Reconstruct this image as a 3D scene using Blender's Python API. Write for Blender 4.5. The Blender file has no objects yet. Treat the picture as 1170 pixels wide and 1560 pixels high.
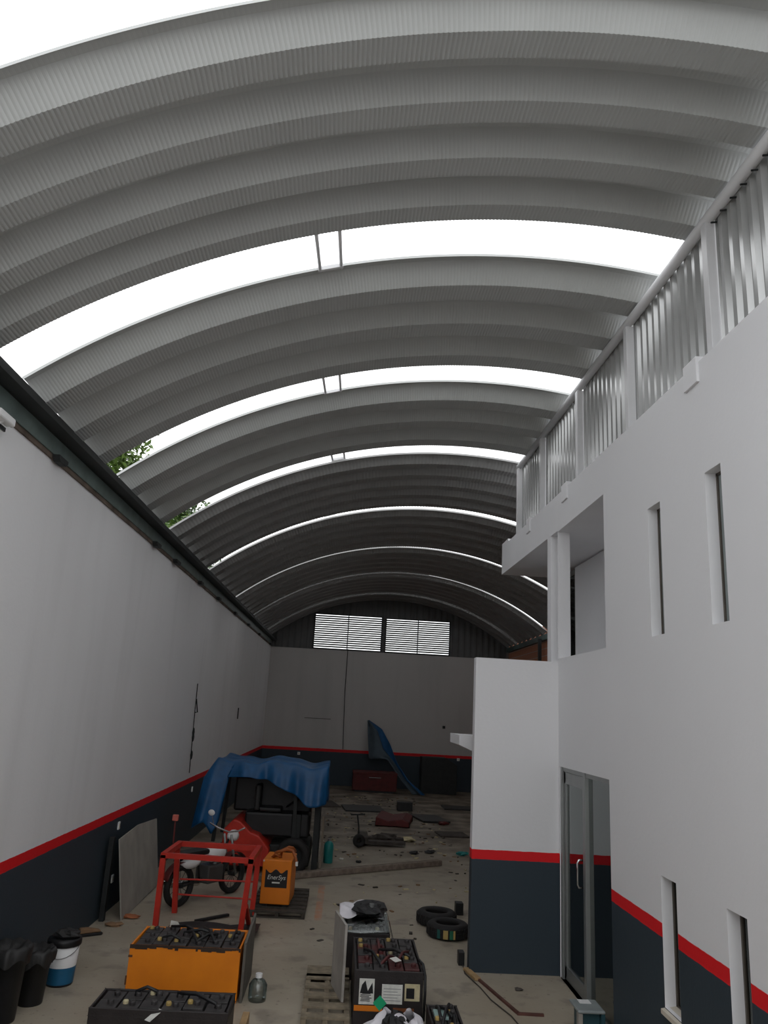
import bpy, bmesh, math, random
from math import sin, cos, pi, sqrt, radians as RAD
from mathutils import Vector, Matrix, Euler
random.seed(11)
sc = bpy.context.scene
COL = sc.collection

# ------------------------------------------------------------------ materials
MATS = {}
def _nt(name):
    m = bpy.data.materials.new(name); m.use_nodes = True
    nt = m.node_tree; nt.nodes.clear()
    out = nt.nodes.new('ShaderNodeOutputMaterial')
    return m, nt, out
def mat(name, c, rough=.6, metal=0., var=.12, scale=6., bump=0., bscale=60., spec=.4, c2=None):
    """painted / plain surface with a little noise in colour and an optional fine bump"""
    if name in MATS: return MATS[name]
    m, nt, out = _nt(name); N = nt.nodes; L = nt.links
    b = N.new('ShaderNodeBsdfPrincipled'); L.new(b.outputs[0], out.inputs[0])
    b.inputs['Roughness'].default_value = rough; b.inputs['Metallic'].default_value = metal
    b.inputs['Specular IOR Level'].default_value = spec
    tc = N.new('ShaderNodeTexCoord')
    nz = N.new('ShaderNodeTexNoise'); nz.inputs['Scale'].default_value = scale; nz.inputs['Detail'].default_value = 5
    L.new(tc.outputs['Object'], nz.inputs['Vector'])
    r = N.new('ShaderNodeValToRGB'); r.color_ramp.elements[0].position = .3; r.color_ramp.elements[1].position = .7
    lo = c2 if c2 else tuple(x * (1 - var) for x in c)
    hi = c if c2 else tuple(min(1, x * (1 + var)) for x in c)
    r.color_ramp.elements[0].color = (*lo, 1); r.color_ramp.elements[1].color = (*hi, 1)
    L.new(nz.outputs[0], r.inputs[0]); L.new(r.outputs[0], b.inputs['Base Color'])
    if bump:
        n2 = N.new('ShaderNodeTexNoise'); n2.inputs['Scale'].default_value = bscale
        L.new(tc.outputs['Object'], n2.inputs['Vector'])
        bp = N.new('ShaderNodeBump'); bp.inputs['Strength'].default_value = bump; bp.inputs['Distance'].default_value = .01
        L.new(n2.outputs[0], bp.inputs['Height']); L.new(bp.outputs[0], b.inputs['Normal'])
    MATS[name] = m; return m

def math_node(nt, op, a, b=None):
    n = nt.nodes.new('ShaderNodeMath'); n.operation = op
    for i, v in enumerate((a, b)):
        if v is None: continue
        if hasattr(v, 'links'): nt.links.new(v, n.inputs[i])
        else: n.inputs[i].default_value = v
    return n.outputs[0]
def mix_col(nt, fac, a, b):
    n = nt.nodes.new('ShaderNodeMix'); n.data_type = 'RGBA'
    if hasattr(fac, 'links'): nt.links.new(fac, n.inputs[0])
    else: n.inputs[0].default_value = fac
    for i, v in ((6, a), (7, b)):
        if hasattr(v, 'links'): nt.links.new(v, n.inputs[i])
        else: n.inputs[i].default_value = (*v, 1)
    return n.outputs[2]

WHITE = (.73, .73, .745); SLATE = (.026, .038, .049); RED = (.66, .008, .013)
def wall_paint(name, white=WHITE, streak=.0, zb=1.185, zt=1.29):
    """white wall, red painted band, slate dado - one coat of paint over a plastered wall"""
    m, nt, out = _nt(name); N = nt.nodes; L = nt.links
    b = N.new('ShaderNodeBsdfPrincipled'); L.new(b.outputs[0], out.inputs[0])
    b.inputs['Roughness'].default_value = .55; b.inputs['Specular IOR Level'].default_value = .3
    tc = N.new('ShaderNodeTexCoord'); sp = N.new('ShaderNodeSeparateXYZ'); L.new(tc.outputs['Object'], sp.inputs[0])
    nz = N.new('ShaderNodeTexNoise'); nz.inputs['Scale'].default_value = .7; nz.inputs['Detail'].default_value = 4
    L.new(tc.outputs['Object'], nz.inputs['Vector'])
    w = mix_col(nt, nz.outputs[0], tuple(x * .93 for x in white), white)
    if streak:
        mp = N.new('ShaderNodeMapping'); mp.inputs['Scale'].default_value = (1, 1.3, .12)
        L.new(tc.outputs['Object'], mp.inputs[0])
        n3 = N.new('ShaderNodeTexNoise'); n3.inputs['Scale'].default_value = 1.6; n3.inputs['Detail'].default_value = 5
        L.new(mp.outputs[0], n3.inputs['Vector'])
        rr = N.new('ShaderNodeValToRGB'); rr.color_ramp.elements[0].position = .52; rr.color_ramp.elements[1].position = .75
        L.new(n3.outputs[0], rr.inputs[0])
        f = math_node(nt, 'MULTIPLY', rr.outputs[0], streak)
        w = mix_col(nt, f, w, (.36, .35, .34))
    n4 = N.new('ShaderNodeTexNoise'); n4.inputs['Scale'].default_value = 9; L.new(tc.outputs['Object'], n4.inputs['Vector'])
    wob = math_node(nt, 'MULTIPLY', math_node(nt, 'SUBTRACT', n4.outputs[0], .5), .012)
    z = math_node(nt, 'ADD', sp.outputs[2], wob)
    c = mix_col(nt, math_node(nt, 'LESS_THAN', z, zt), w, RED)
    sl = mix_col(nt, nz.outputs[0], SLATE, tuple(x * 1.25 for x in SLATE))
    c = mix_col(nt, math_node(nt, 'LESS_THAN', z, zb), c, sl)
    L.new(c, b.inputs['Base Color'])
    n2 = N.new('ShaderNodeTexNoise'); n2.inputs['Scale'].default_value = 25; L.new(tc.outputs['Object'], n2.inputs['Vector'])
    bp = N.new('ShaderNodeBump'); bp.inputs['Strength'].default_value = .12; bp.inputs['Distance'].default_value = .01
    L.new(n2.outputs[0], bp.inputs['Height']); L.new(bp.outputs[0], b.inputs['Normal'])
    return m
M_WALL = wall_paint('painted_wall'); M_WALL_L = wall_paint('painted_wall_stained', white=(.79, .79, .80), streak=.12)
M_WALL_B = wall_paint('painted_wall_dirty_shaded', white=(.50, .48, .465), streak=.4)  # dirty streaks, plus the far-end shade put into a darker white
M_WHITE = mat('white_plaster', WHITE, .6, var=.03, scale=1.2, bump=.1, bscale=25, spec=.3)

def floor_mat():
    m, nt, out = _nt('stained_concrete'); N = nt.nodes; L = nt.links
    b = N.new('ShaderNodeBsdfPrincipled'); L.new(b.outputs[0], out.inputs[0])
    b.inputs['Roughness'].default_value = .5; b.inputs['Specular IOR Level'].default_value = .3
    tc = N.new('ShaderNodeTexCoord'); P = tc.outputs['Object']
    def noise(s, d=5):
        n = N.new('ShaderNodeTexNoise'); n.inputs['Scale'].default_value = s; n.inputs['Detail'].default_value = d
        L.new(P, n.inputs['Vector']); return n.outputs[0]
    def ramp(v, a, bb):
        r = N.new('ShaderNodeValToRGB'); r.color_ramp.elements[0].position = a; r.color_ramp.elements[1].position = bb
        L.new(v, r.inputs[0]); return r.outputs[0]
    c = mix_col(nt, ramp(noise(.9), .3, .7), (.31, .265, .20), (.40, .355, .285))
    c = mix_col(nt, ramp(noise(5), .45, .75), c, (.33, .285, .22))
    c = mix_col(nt, math_node(nt, 'MULTIPLY', ramp(noise(2.3, 8), .56, .66), .55), c, (.15, .13, .11))
    c = mix_col(nt, math_node(nt, 'MULTIPLY', ramp(noise(14, 4), .64, .70), .5), c, (.10, .085, .07))
    sp = N.new('ShaderNodeSeparateXYZ'); L.new(P, sp.inputs[0])
    # worn orange paint stripe
    ins = math_node(nt, 'MULTIPLY', math_node(nt, 'LESS_THAN', math_node(nt, 'ABSOLUTE', math_node(nt, 'ADD', sp.outputs[0], .18)), .05),
                    math_node(nt, 'LESS_THAN', math_node(nt, 'ABSOLUTE', math_node(nt, 'SUBTRACT', sp.outputs[1], 12.5)), 1.05))
    c = mix_col(nt, math_node(nt, 'MULTIPLY', ins, math_node(nt, 'MULTIPLY', ramp(noise(7), .35, .6), .6)), c, (.5, .17, .06))
    # shade of the far hall painted into the floor colour, mottled by noise
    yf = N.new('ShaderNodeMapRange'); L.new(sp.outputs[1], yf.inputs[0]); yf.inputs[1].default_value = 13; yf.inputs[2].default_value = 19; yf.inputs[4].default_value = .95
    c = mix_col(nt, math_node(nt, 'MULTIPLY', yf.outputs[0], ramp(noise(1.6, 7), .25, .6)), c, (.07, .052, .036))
    L.new(c, b.inputs['Base Color'])
    bp = N.new('ShaderNodeBump'); bp.inputs['Strength'].default_value = .2; bp.inputs['Distance'].default_value = .01
    L.new(noise(20), bp.inputs['Height']); L.new(bp.outputs[0], b.inputs['Normal'])
    return m
def brick_mat():
    m, nt, out = _nt('red_brick'); N = nt.nodes; L = nt.links
    b = N.new('ShaderNodeBsdfPrincipled'); L.new(b.outputs[0], out.inputs[0]); b.inputs['Roughness'].default_value = .9
    tc = N.new('ShaderNodeTexCoord'); mp = N.new('ShaderNodeMapping'); mp.inputs['Rotation'].default_value = (pi/2, 0, pi/2)
    L.new(tc.outputs['Object'], mp.inputs[0])
    br = N.new('ShaderNodeTexBrick'); br.inputs['Scale'].default_value = 2.2
    br.inputs['Color1'].default_value = (.42, .16, .08, 1); br.inputs['Color2'].default_value = (.33, .13, .08, 1)
    br.inputs['Mortar'].default_value = (.35, .32, .28, 1)
    L.new(mp.outputs[0], br.inputs['Vector']); L.new(br.outputs[0], b.inputs['Base Color'])
    return m
def glass_mat(name, tint=(.35, .4, .4), boost=1.5, rough=.0):
    m, nt, out = _nt(name); N = nt.nodes; L = nt.links
    tr = N.new('ShaderNodeBsdfTransparent'); tr.inputs[0].default_value = (*tint, 1)
    gl = N.new('ShaderNodeBsdfGlossy'); gl.inputs['Roughness'].default_value = rough; gl.inputs[0].default_value = (.92, .97, .96, 1)
    fr = N.new('ShaderNodeFresnel'); fr.inputs[0].default_value = 1.5
    mx = N.new('ShaderNodeMixShader')
    L.new(math_node(nt, 'MINIMUM', math_node(nt, 'MULTIPLY', fr.outputs[0], boost), 1.0), mx.inputs[0])
    L.new(tr.outputs[0], mx.inputs[1]); L.new(gl.outputs[0], mx.inputs[2]); L.new(mx.outputs[0], out.inputs[0])
    return m
M_FLOOR = floor_mat(); M_BRICK = brick_mat()
M_GLASS = glass_mat('tinted_glass'); M_GLASS_D = glass_mat('dark_glass', (.25, .3, .32), 1.2)
M_PANE = mat('grey_green_pane', (.24, .275, .275), .08, var=.15, scale=2)
M_PLASTIC_CLEAR = glass_mat('clear_film', (.75, .8, .8), 2.2, .25)
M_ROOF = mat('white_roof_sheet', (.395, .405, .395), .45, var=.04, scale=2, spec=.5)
M_ROOF2 = mat('shaded_roof_sheet', (.27, .27, .265), .5, var=.06, scale=2, spec=.4)  # darker copy of the roof sheet; far-hall shade is in its colour
M_GALV = mat('galvanised_sheet', (.46, .465, .46), .26, .45, var=.05, scale=3)
M_STEELW = mat('white_painted_steel', (.66, .66, .67), .4, var=.04, scale=4)
M_GREEN = mat('green_painted_steel', (.055, .085, .08), .5, var=.2, scale=5)
M_DARK = mat('dark_steel', (.014, .016, .016), .6, var=.25, scale=8)
M_GABLE = mat('dark_gable_sheet', (.10, .10, .10), .6, var=.1, scale=3)
M_ALU = mat('aluminium', (.27, .28, .275), .38, .6, var=.05)
M_CHROME = mat('polished_metal', (.8, .8, .8), .15, 1.)
M_BLACK = mat('black_plastic', (.008, .008, .009), .45, var=.2, scale=10)
M_RUBBER = mat('black_rubber', (.014, .013, .013), .75, var=.2, scale=12, bump=.2)
M_YEL = mat('orange_yellow_paint', (.80, .24, .006), .5, var=.12, scale=3, c2=(.66, .185, .005))
M_ORANGE = mat('orange_paint', (.66, .18, .006), .45, var=.08, scale=3)
M_REDP = mat('red_paint', (.46, .022, .010), .45, var=.15, scale=6)
M_REDD = mat('old_dark_red_paint', (.09, .010, .009), .6, var=.25, scale=6)
M_BLUE = mat('blue_tarpaulin', (.003, .066, .18), .45, var=.2, scale=5, bump=.3, bscale=14)
M_TEALT = mat('grey_teal_sheet', (.055, .08, .10), .5, var=.2, scale=4, bump=.3, bscale=10)
M_TEAL = mat('teal_plastic', (.012, .20, .19), .4, var=.1)
M_WHITEP = mat('white_plastic', (.75, .75, .75), .35, var=.04)
M_BAG = mat('white_plastic_film', (.68, .66, .70), .35, var=.08, scale=9, bump=.4, bscale=30)
M_BLUEP = mat('blue_label', (.01, .10, .20), .4, var=.1)
M_WOOD = mat('grey_pallet_wood', (.20, .165, .115), .8, var=.3, scale=14, bump=.3)
M_WOODD = mat('dark_pallet_wood', (.045, .038, .03), .8, var=.3, scale=14, bump=.3)
M_TIMBER = mat('weathered_timber', (.19, .15, .12), .8, var=.3, scale=12, bump=.3)
M_PLY = mat('grey_board', (.30, .28, .25), .8, var=.15, scale=3, bump=.2)
M_BRDG = mat('worn_grey_plate', (.34, .32, .29), .6, var=.2, scale=4)
M_CASE = mat('black_battery_case', (.018, .014, .014), .5, var=.35, scale=9, bump=.2)
M_MAROON = mat('maroon_cell', (.07, .016, .016), .5, var=.35, scale=9)
M_CELL = mat('charcoal_cell', (.035, .032, .032), .5, var=.4, scale=12)
M_CAP = mat('dusty_yellow_cap', (.42, .30, .10), .5, var=.2)
M_LABW = mat('paper_label', (.62, .62, .58), .6, var=.12, scale=20)
M_LABC = mat('cream_label', (.50, .44, .27), .6, var=.15, scale=20)
M_GREENL = mat('green_label', (.01, .36, .16), .5, var=.05)
M_TAN = mat('tan_wood', (.38, .25, .12), .7, var=.2, scale=10)
M_BROWN = mat('rusty_angle_iron', (.10, .04, .03), .7, var=.3, scale=10)
M_CARD = mat('brown_cardboard', (.22, .13, .07), .8, var=.2)
M_SHEET = mat('dull_black_sheet', (.018, .018, .018), .5, var=.25, scale=6, bump=.2)
M_LEAF = mat('green_leaves', (.075, .13, .02), .55, var=.5, scale=1.5)
M_LEAF2 = mat('deep_green_leaves', (.04, .085, .015), .55, var=.5, scale=1.5)
M_BARK = mat('bark', (.10, .07, .05), .9, var=.3, bump=.4)
M_DIRT = mat('oily_dirt', (.05, .042, .036), .8, var=.4, scale=8)
M_OUT = mat('outside_ground', (.28, .27, .25), .9, var=.15, scale=.6)

# ------------------------------------------------------------------ mesh builder
class MB:
    def __init__(s): s.v = []; s.f = []; s.m = []
    def add(s, vs, fs, mi=0):
        o = len(s.v); s.v += [tuple(v) for v in vs]
        for f in fs: s.f.append([i + o for i in f]); s.m.append(mi)
        return s
    def box(s, a, b, mi=0, R=None, c=None):
        x0, y0, z0 = a; x1, y1, z1 = b
        vs = [Vector(p) for p in ((x0,y0,z0),(x1,y0,z0),(x1,y1,z0),(x0,y1,z0),(x0,y0,z1),(x1,y0,z1),(x1,y1,z1),(x0,y1,z1))]
        if R is not None:
            c = Vector(c) if c is not None else (Vector(a) + Vector(b)) / 2
            vs = [R @ (v - c) + c for v in vs]
        return s.add(vs, [(0,3,2,1),(4,5,6,7),(0,1,5,4),(1,2,6,5),(2,3,7,6),(3,0,4,7)], mi)
    def bar(s, p, q, w, h, mi=0, up=(0,0,1)):
        p, q = Vector(p), Vector(q); d = (q - p).normalized(); up = Vector(up)
        if abs(d.dot(up)) > .98: up = Vector((0,1,0))
        x = d.cross(up).normalized(); y = x.cross(d)
        vs = []
        for o in (p, q):
            for sx, sy in ((-1,-1),(1,-1),(1,1),(-1,1)): vs.append(o + x*sx*w/2 + y*sy*h/2)
        return s.add(vs, [(0,3,2,1),(4,5,6,7),(0,1,5,4),(1,2,6,5),(2,3,7,6),(3,0,4,7)], mi)
    def tube(s, pts, r, n=8, mi=0, caps=True):
        pts = [Vector(p) for p in pts]; rs = r if isinstance(r, (list, tuple)) else [r]*len(pts)
        ring = []; prev = None
        for i, p in enumerate(pts):
            t = (pts[min(i+1, len(pts)-1)] - pts[max(i-1, 0)]).normalized()
            if prev is None:
                u = Vector((0,0,1)) if abs(t.z) < .9 else Vector((1,0,0))
                x = t.cross(u).normalized()
            else: x = (prev - t * prev.dot(t)).normalized()
            prev = x; y = t.cross(x)
            ring.append([p + (x*cos(2*pi*k/n) + y*sin(2*pi*k/n))*rs[i] for k in range(n)])
        vs = [v for rg in ring for v in rg]; fs = []
        for i in range(len(pts)-1):
            for k in range(n):
                a = i*n + k; b = i*n + (k+1) % n; fs.append((a, b, b+n, a+n))
        if caps: fs += [tuple(range(n))[::-1], tuple(range((len(pts)-1)*n, len(pts)*n))]
        return s.add(vs, fs, mi)
    def lathe(s, prof, n=32, mi=0, M=None, closed=False):
        vs = []; fs = []; k = len(prof)
        for i in range(n):
            a = 2*pi*i/n
            for r, z in prof: vs.append(Vector((r*cos(a), r*sin(a), z)))
        if M is not None: vs = [M @ v for v in vs]
        for i in range(n):
            j = (i+1) % n
            for q in range(k if closed else k-1):
                q2 = (q+1) % k
                fs.append((i*k+q, j*k+q, j*k+q2, i*k+q2))
        return s.add(vs, fs, mi)
    def prism(s, poly, axis, a, b, mi=0):
        """poly of 2D points extruded along axis between a and b"""
        def P(u, v, w): return {'x': (w, u, v), 'y': (u, w, v), 'z': (u, v, w)}[axis]
        n = len(poly); vs = [P(u, v, a) for u, v in poly] + [P(u, v, b) for u, v in poly]
        fs = [tuple(range(n))[::-1], tuple(range(n, 2*n))] + [(i, (i+1) % n, (i+1) % n + n, i+n) for i in range(n)]
        return s.add(vs, fs, mi)
    def grid(s, fn, nu, nv, mi=0):
        vs = [fn(i/nu, j/nv) for i in range(nu+1) for j in range(nv+1)]
        return s.add(vs, [(i*(nv+1)+j, (i+1)*(nv+1)+j, (i+1)*(nv+1)+j+1, i*(nv+1)+j+1) for i in range(nu) for j in range(nv)], mi)
    def blob(s, c, r, mi=0, n=12, jit=0., seed=1, M=None):
        rnd = random.Random(seed); vs = []; fs = []; m = n//2
        for i in range(m+1):
            for k in range(n):
                t = pi*i/m; a = 2*pi*k/n; j = 1 + (rnd.uniform(-jit, jit) if 0 < i < m else 0)
                v = Vector((r[0]*sin(t)*cos(a)*j, r[1]*sin(t)*sin(a)*j, r[2]*cos(t)*j))
                if M is not None: v = M @ v
                vs.append(v + Vector(c))
        for i in range(m):
            for k in range(n): fs.append((i*n+k, (i+1)*n+k, (i+1)*n+(k+1) % n, i*n+(k+1) % n))
        return s.add(vs, fs, mi)
    def build(s, name, mats, parent=None, smooth=False, bevel=0., solid=0., loc=None, subsurf=0, fix=True):
        me = bpy.data.meshes.new(name); me.from_pydata(s.v, [], s.f)
        for m in (mats if isinstance(mats, (list, tuple)) else [mats]): me.materials.append(m)
        for p, mi in zip(me.polygons, s.m): p.material_index = mi; p.use_smooth = smooth
        if fix:
            bm = bmesh.new(); bm.from_mesh(me); bmesh.ops.remove_doubles(bm, verts=bm.verts, dist=1e-6)
            bmesh.ops.recalc_face_normals(bm, faces=bm.faces); bm.to_mesh(me); bm.free()
        o = bpy.data.objects.new(name, me); COL.objects.link(o)
        if parent: o.parent = parent
        if loc is not None: o.location = loc
        if solid:
            md = o.modifiers.new('t', 'SOLIDIFY'); md.thickness = solid; md.offset = 0
        if bevel:
            md = o.modifiers.new('b', 'BEVEL'); md.width = bevel; md.segments = 2; md.limit_method = 'ANGLE'
        if subsurf:
            md = o.modifiers.new('s', 'SUBSURF'); md.levels = subsurf; md.render_levels = subsurf
        return o
def tag(o, label=None, cat=None, group=None, kind=None):
    if label: o['label'] = label
    if cat: o['category'] = cat
    if group: o['group'] = group
    if kind: o['kind'] = kind
    return o
def thing(name, label, cat, loc=(0,0,0), rz=0., group=None):
    o = bpy.data.objects.new(name, None); COL.objects.link(o); o.empty_display_size = .1
    o.location = loc; o.rotation_euler = (0, 0, rz)
    return tag(o, label, cat, group)
def copy_tree(o, parent=None):
    c = o.copy(); COL.objects.link(c)
    if parent: c.parent = parent
    for ch in [x for x in bpy.data.objects if x.parent == o]: copy_tree(ch, c)
    return c
def text_mesh(name, body, size, m, parent, loc, rot, shear=0., thick=.001):
    cu = bpy.data.curves.new(name, 'FONT'); cu.body = body; cu.size = size; cu.align_x = 'CENTER'; cu.align_y = 'CENTER'
    cu.extrude = thick; cu.shear = shear
    t = bpy.data.objects.new('tmp', cu); COL.objects.link(t)
    dg = bpy.context.evaluated_depsgraph_get(); me = bpy.data.meshes.new_from_object(t.evaluated_get(dg))
    bpy.data.objects.remove(t)
    me.materials.clear(); me.materials.append(m)
    o = bpy.data.objects.new(name, me); COL.objects.link(o); o.parent = parent; o.location = loc; o.rotation_euler = rot
    return o

# ------------------------------------------------------------------ dimensions (metres; camera stands at x=0,y=0)
XL, XR, YB, Y1 = -3.0, 2.62, 30.2, 9.57          # left wall, right wall face, back wall, stair screen wall
XFAR = 6.30                                       # far right wall
AX, AZ, AR = 1.62, -.42, 7.46                     # roof arch axis and radius (underside)
YF = -6.0                                         # front end of the side walls
def arch_z(x, r=AR): return AZ + sqrt(r*r - (x - AX)**2)
def rail_z(y): return 6.785 + .0165*y                # eave tube
def para_z(y): return 5.52 + .016*y               # parapet top

# ------------------------------------------------------------------ setting
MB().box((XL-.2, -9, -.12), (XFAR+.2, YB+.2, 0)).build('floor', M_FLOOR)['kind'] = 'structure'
MB().box((-60, -60, -.30), (60, 90, -.14)).build('ground', M_OUT)['kind'] = 'structure'
MB().box((XL-.2, YF, 0), (XL, YB, 5.06)).build('wall_left', M_WALL_L)['kind'] = 'structure'
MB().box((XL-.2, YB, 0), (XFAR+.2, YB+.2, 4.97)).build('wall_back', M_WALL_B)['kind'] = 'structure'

def wall_x(name, x0, x1, ys, zs, holes, mats, ztop=None):
    """wall standing in the plane x=x0 (thick to x1) with rectangular openings; jambs take the second material"""
    Y = sorted(set(list(ys) + [h[0] for h in holes] + [h[1] for h in holes]))
    Z = sorted(set(list(zs) + [h[2] for h in holes] + [h[3] for h in holes]))
    def inside(y, z): return any(h[0] < y < h[1] and h[2] < z < h[3] for h in holes)
    def zz(y, z): return ztop(y) if ztop and z == Z[-1] else z
    m = MB()
    for i in range(len(Y)-1):
        for j in range(len(Z)-1):
            a, b, c, d = Y[i], Y[i+1], Z[j], Z[j+1]
            if inside((a+b)/2, (c+d)/2): continue
            if b > Y1: continue
            for x in (x0, x1): m.add([(x,a,zz(a,c)),(x,b,zz(b,c)),(x,b,zz(b,d)),(x,a,zz(a,d))], [(0,1,2,3)])
    for y0, y1, z0, z1 in holes:
        for q in (((x0,y0,z0),(x1,y0,z0),(x1,y0,z1),(x0,y0,z1)), ((x0,y1,z0),(x1,y1,z0),(x1,y1,z1),(x0,y1,z1)),
                  ((x0,y0,z0),(x1,y0,z0),(x1,y1,z0),(x0,y1,z0)), ((x0,y0,z1),(x1,y0,z1),(x1,y1,z1),(x0,y1,z1))):
            m.add(q, [(0,1,2,3)], 1)
    a, b, c, d = ys[0], ys[-1], Z[0], Z[-1]
    for y, l, h in ((a, c, d), (b, c, 3.54), (b, 5.17, d)): m.add([(x0,y,l),(x1,y,l),(x1,y,zz(y,h)),(x0,y,zz(y,h))], [(0,1,2,3)])
    m.add([(x0,a,zz(a,d)),(x1,a,zz(a,d)),(x1,b,zz(b,d)),(x0,b,zz(b,d))], [(0,1,2,3)])
    o = m.build(name, mats, fix=False); o['kind'] = 'structure'; return o
LOW = [(6.26, 6.555, .70, 1.64), (5.19, 5.46, .45, 1.65)]
UPP = [(5.185, 5.44, 3.53, 4.68), (6.29, 6.57, 3.545, 4.69)]
DOOR = (7.75, 9.53, 0., 2.265)
BALC = (7.77, 9.58, 3.54, 5.17)
wall_x('wall_right', XR, XR+.16, (YF, Y1), (0, 5.6), LOW + UPP + [DOOR, BALC], [M_WALL, M_WHITE], ztop=para_z)
MB().box((1.59, Y1, 0), (XR, Y1+.15, 3.5)).build('wall_stair', M_WALL)['kind'] = 'structure'
MB().box((XR, Y1, 0), (XFAR, Y1+.15, 3.35)).build('wall_inner', M_WHITE)['kind'] = 'structure'
# building behind the facade
MB().box((XR, 9.92, 3.49), (XR+.175, 10.1, 5.2)).build('column', M_WHITE, bevel=.004)['kind'] = 'structure'
MB().prism([(Y1, 5.185), (13.25, 5.235), (13.25, para_z(13.25)+.05), (12.75, para_z(13.)+.05), (12.7, para_z(12.7)), (Y1, para_z(Y1))], 'x', XR, XFAR).build('slab', M_WHITE)['kind'] = 'structure'
MB().box((XR+.16, YF, 5.185), (XFAR, Y1, 5.4)).build('slab', M_WHITE)['kind'] = 'structure'
MB().box((XR+.16, YF, 3.3), (XFAR, Y1, 3.5)).box((XR, Y1, 3.35), (XFAR, 12.2, 3.49)).build('slab', M_WHITE)['kind'] = 'structure'
MB().box((3.55, YF+.2, 3.5), (3.7, 11.96, 5.185)).build('wall_terrace', M_WHITE)['kind'] = 'structure'
MB().box((XR+.16, YF, 0), (XFAR, YF+.15, 5.185)).build('wall_front', M_WHITE)['kind'] = 'structure'
MB().box((XFAR, YF, 0), (XFAR+.2, 13.25, 5.6)).build('wall_outer', M_WHITE)['kind'] = 'structure'
MB().box((XFAR, 13.25, 0), (XFAR+.2, YB, 5.75)).build('wall_brick', M_BRICK)['kind'] = 'structure'
# stair landing that shows past the edge of the screen wall
MB().prism([(1.53, 2.42), (1.72, 2.34), (2.6, 2.1), (2.6, 2.53), (1.53, 2.54)], 'y', 10.4, 11.3).build('slab', M_WHITE)['kind'] = 'structure'
# parapet upstands on the facade
for k, (y0, y1) in enumerate(((5.44, 5.68), (9.1, 9.34), (11.08, 11.3))):
    MB().box((XR-.022, y0, para_z(y0)-.17), (XR+.06, y1, para_z(y0)+.05)).build('trim_%d' % (k+2), M_WHITE, bevel=.006)['kind'] = 'structure'
MB().box((XL-.2, -6.2, 0), (XFAR, -6.0, 1.8)).build('wall_light_block', mat('grey_light_block', (.30,.30,.30), .8))['kind'] = 'structure'  # unseen wall added behind the camera to block low front light
# terrace glazing
w = thing('window_7', None, None, (3.60, 12.0, 3.5)); w['kind'] = 'structure'
MB().box((-.01, .05, .05), (.01, .85, 1.6)).build('pane', M_GLASS_D, w)
MB().box((-.03, 0, 0), (.03, .05, 1.68)).box((-.03, .85, 0), (.03, .9, 1.68)).box((-.03, 0, 1.6), (.03, .9, 1.68)).build('window_frame', M_ALU, w)

# slit windows
for k, (y0, y1, z0, z1) in enumerate(LOW + UPP):
    w = thing('window_%d' % (k+1), None, None, (XR+.10, (y0+y1)/2, z0)); w['kind'] = 'structure'
    hw, hh = (y1-y0)/2, z1-z0
    MB().box((0, -hw, .0), (.008, hw, hh)).build('pane', M_GLASS_D if k < 2 else M_PANE, w)
    MB().box((-.012, -hw, 0), (.025, -hw+.02, hh)).box((-.012, hw-.02, 0), (.025, hw, hh)).box((-.012, -hw, hh-.02), (.025, hw, hh)).box((-.012, -hw, 0), (.025, hw, .02)).build('window_frame', mat('bronze_frame', (.10, .085, .07), .4, .3), w)
    if k < 2:
        MB().prism([(-.13, -.045), (.0, -.02), (.0, .012), (-.13, -.012)], 'y', -hw-.01, hw+.01).build('window_sill', mat('stone_sill', (.55, .5, .42), .6), w)

# glass entrance
d = thing('door_1', None, None, (XR+.06, 0, 0)); d['kind'] = 'structure'
yA, yB = DOOR[0], DOOR[1]
MB().box((-.05, yB-.06, 0), (.05, yB, 2.265)).box((-.04, yA, 2.215), (.04, yB, 2.265)).box((-.04, yA, 0), (.04, yA+.035, 2.265)).box((-.05, 8.585, 0), (.05, 8.665, 2.265)).box((-.04, yA, 0), (.04, 8.6, .05)).build('door_frame', M_ALU, d, bevel=.004)
lf = MB().box((-.025, 8.67, .02), (.025, 8.715, 2.21)).box((-.025, 9.40, .02), (.025, 9.465, 2.21)).box((-.025, 8.67, 2.08), (.025, 9.465, 2.21)).box((-.025, 8.67, .02), (.025, 9.465, .15)).build('door_leaf', M_ALU, d, bevel=.004)
MB().box((-.004, 8.715, .15), (.004, 9.40, 2.08)).build('door_glass', M_GLASS, lf)
MB().box((-.004, yA+.035, .05), (.004, 8.585, 2.215)).build('fixed_pane', M_GLASS, d)
MB().tube([(-.02, 8.75, 1.36), (-.07, 8.75, 1.36), (-.085, 8.75, 1.33), (-.085, 8.75, 1.12), (-.07, 8.75, 1.09), (-.02, 8.75, 1.09)], .011, 10).build('door_handle', M_CHROME, d, smooth=True)

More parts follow.
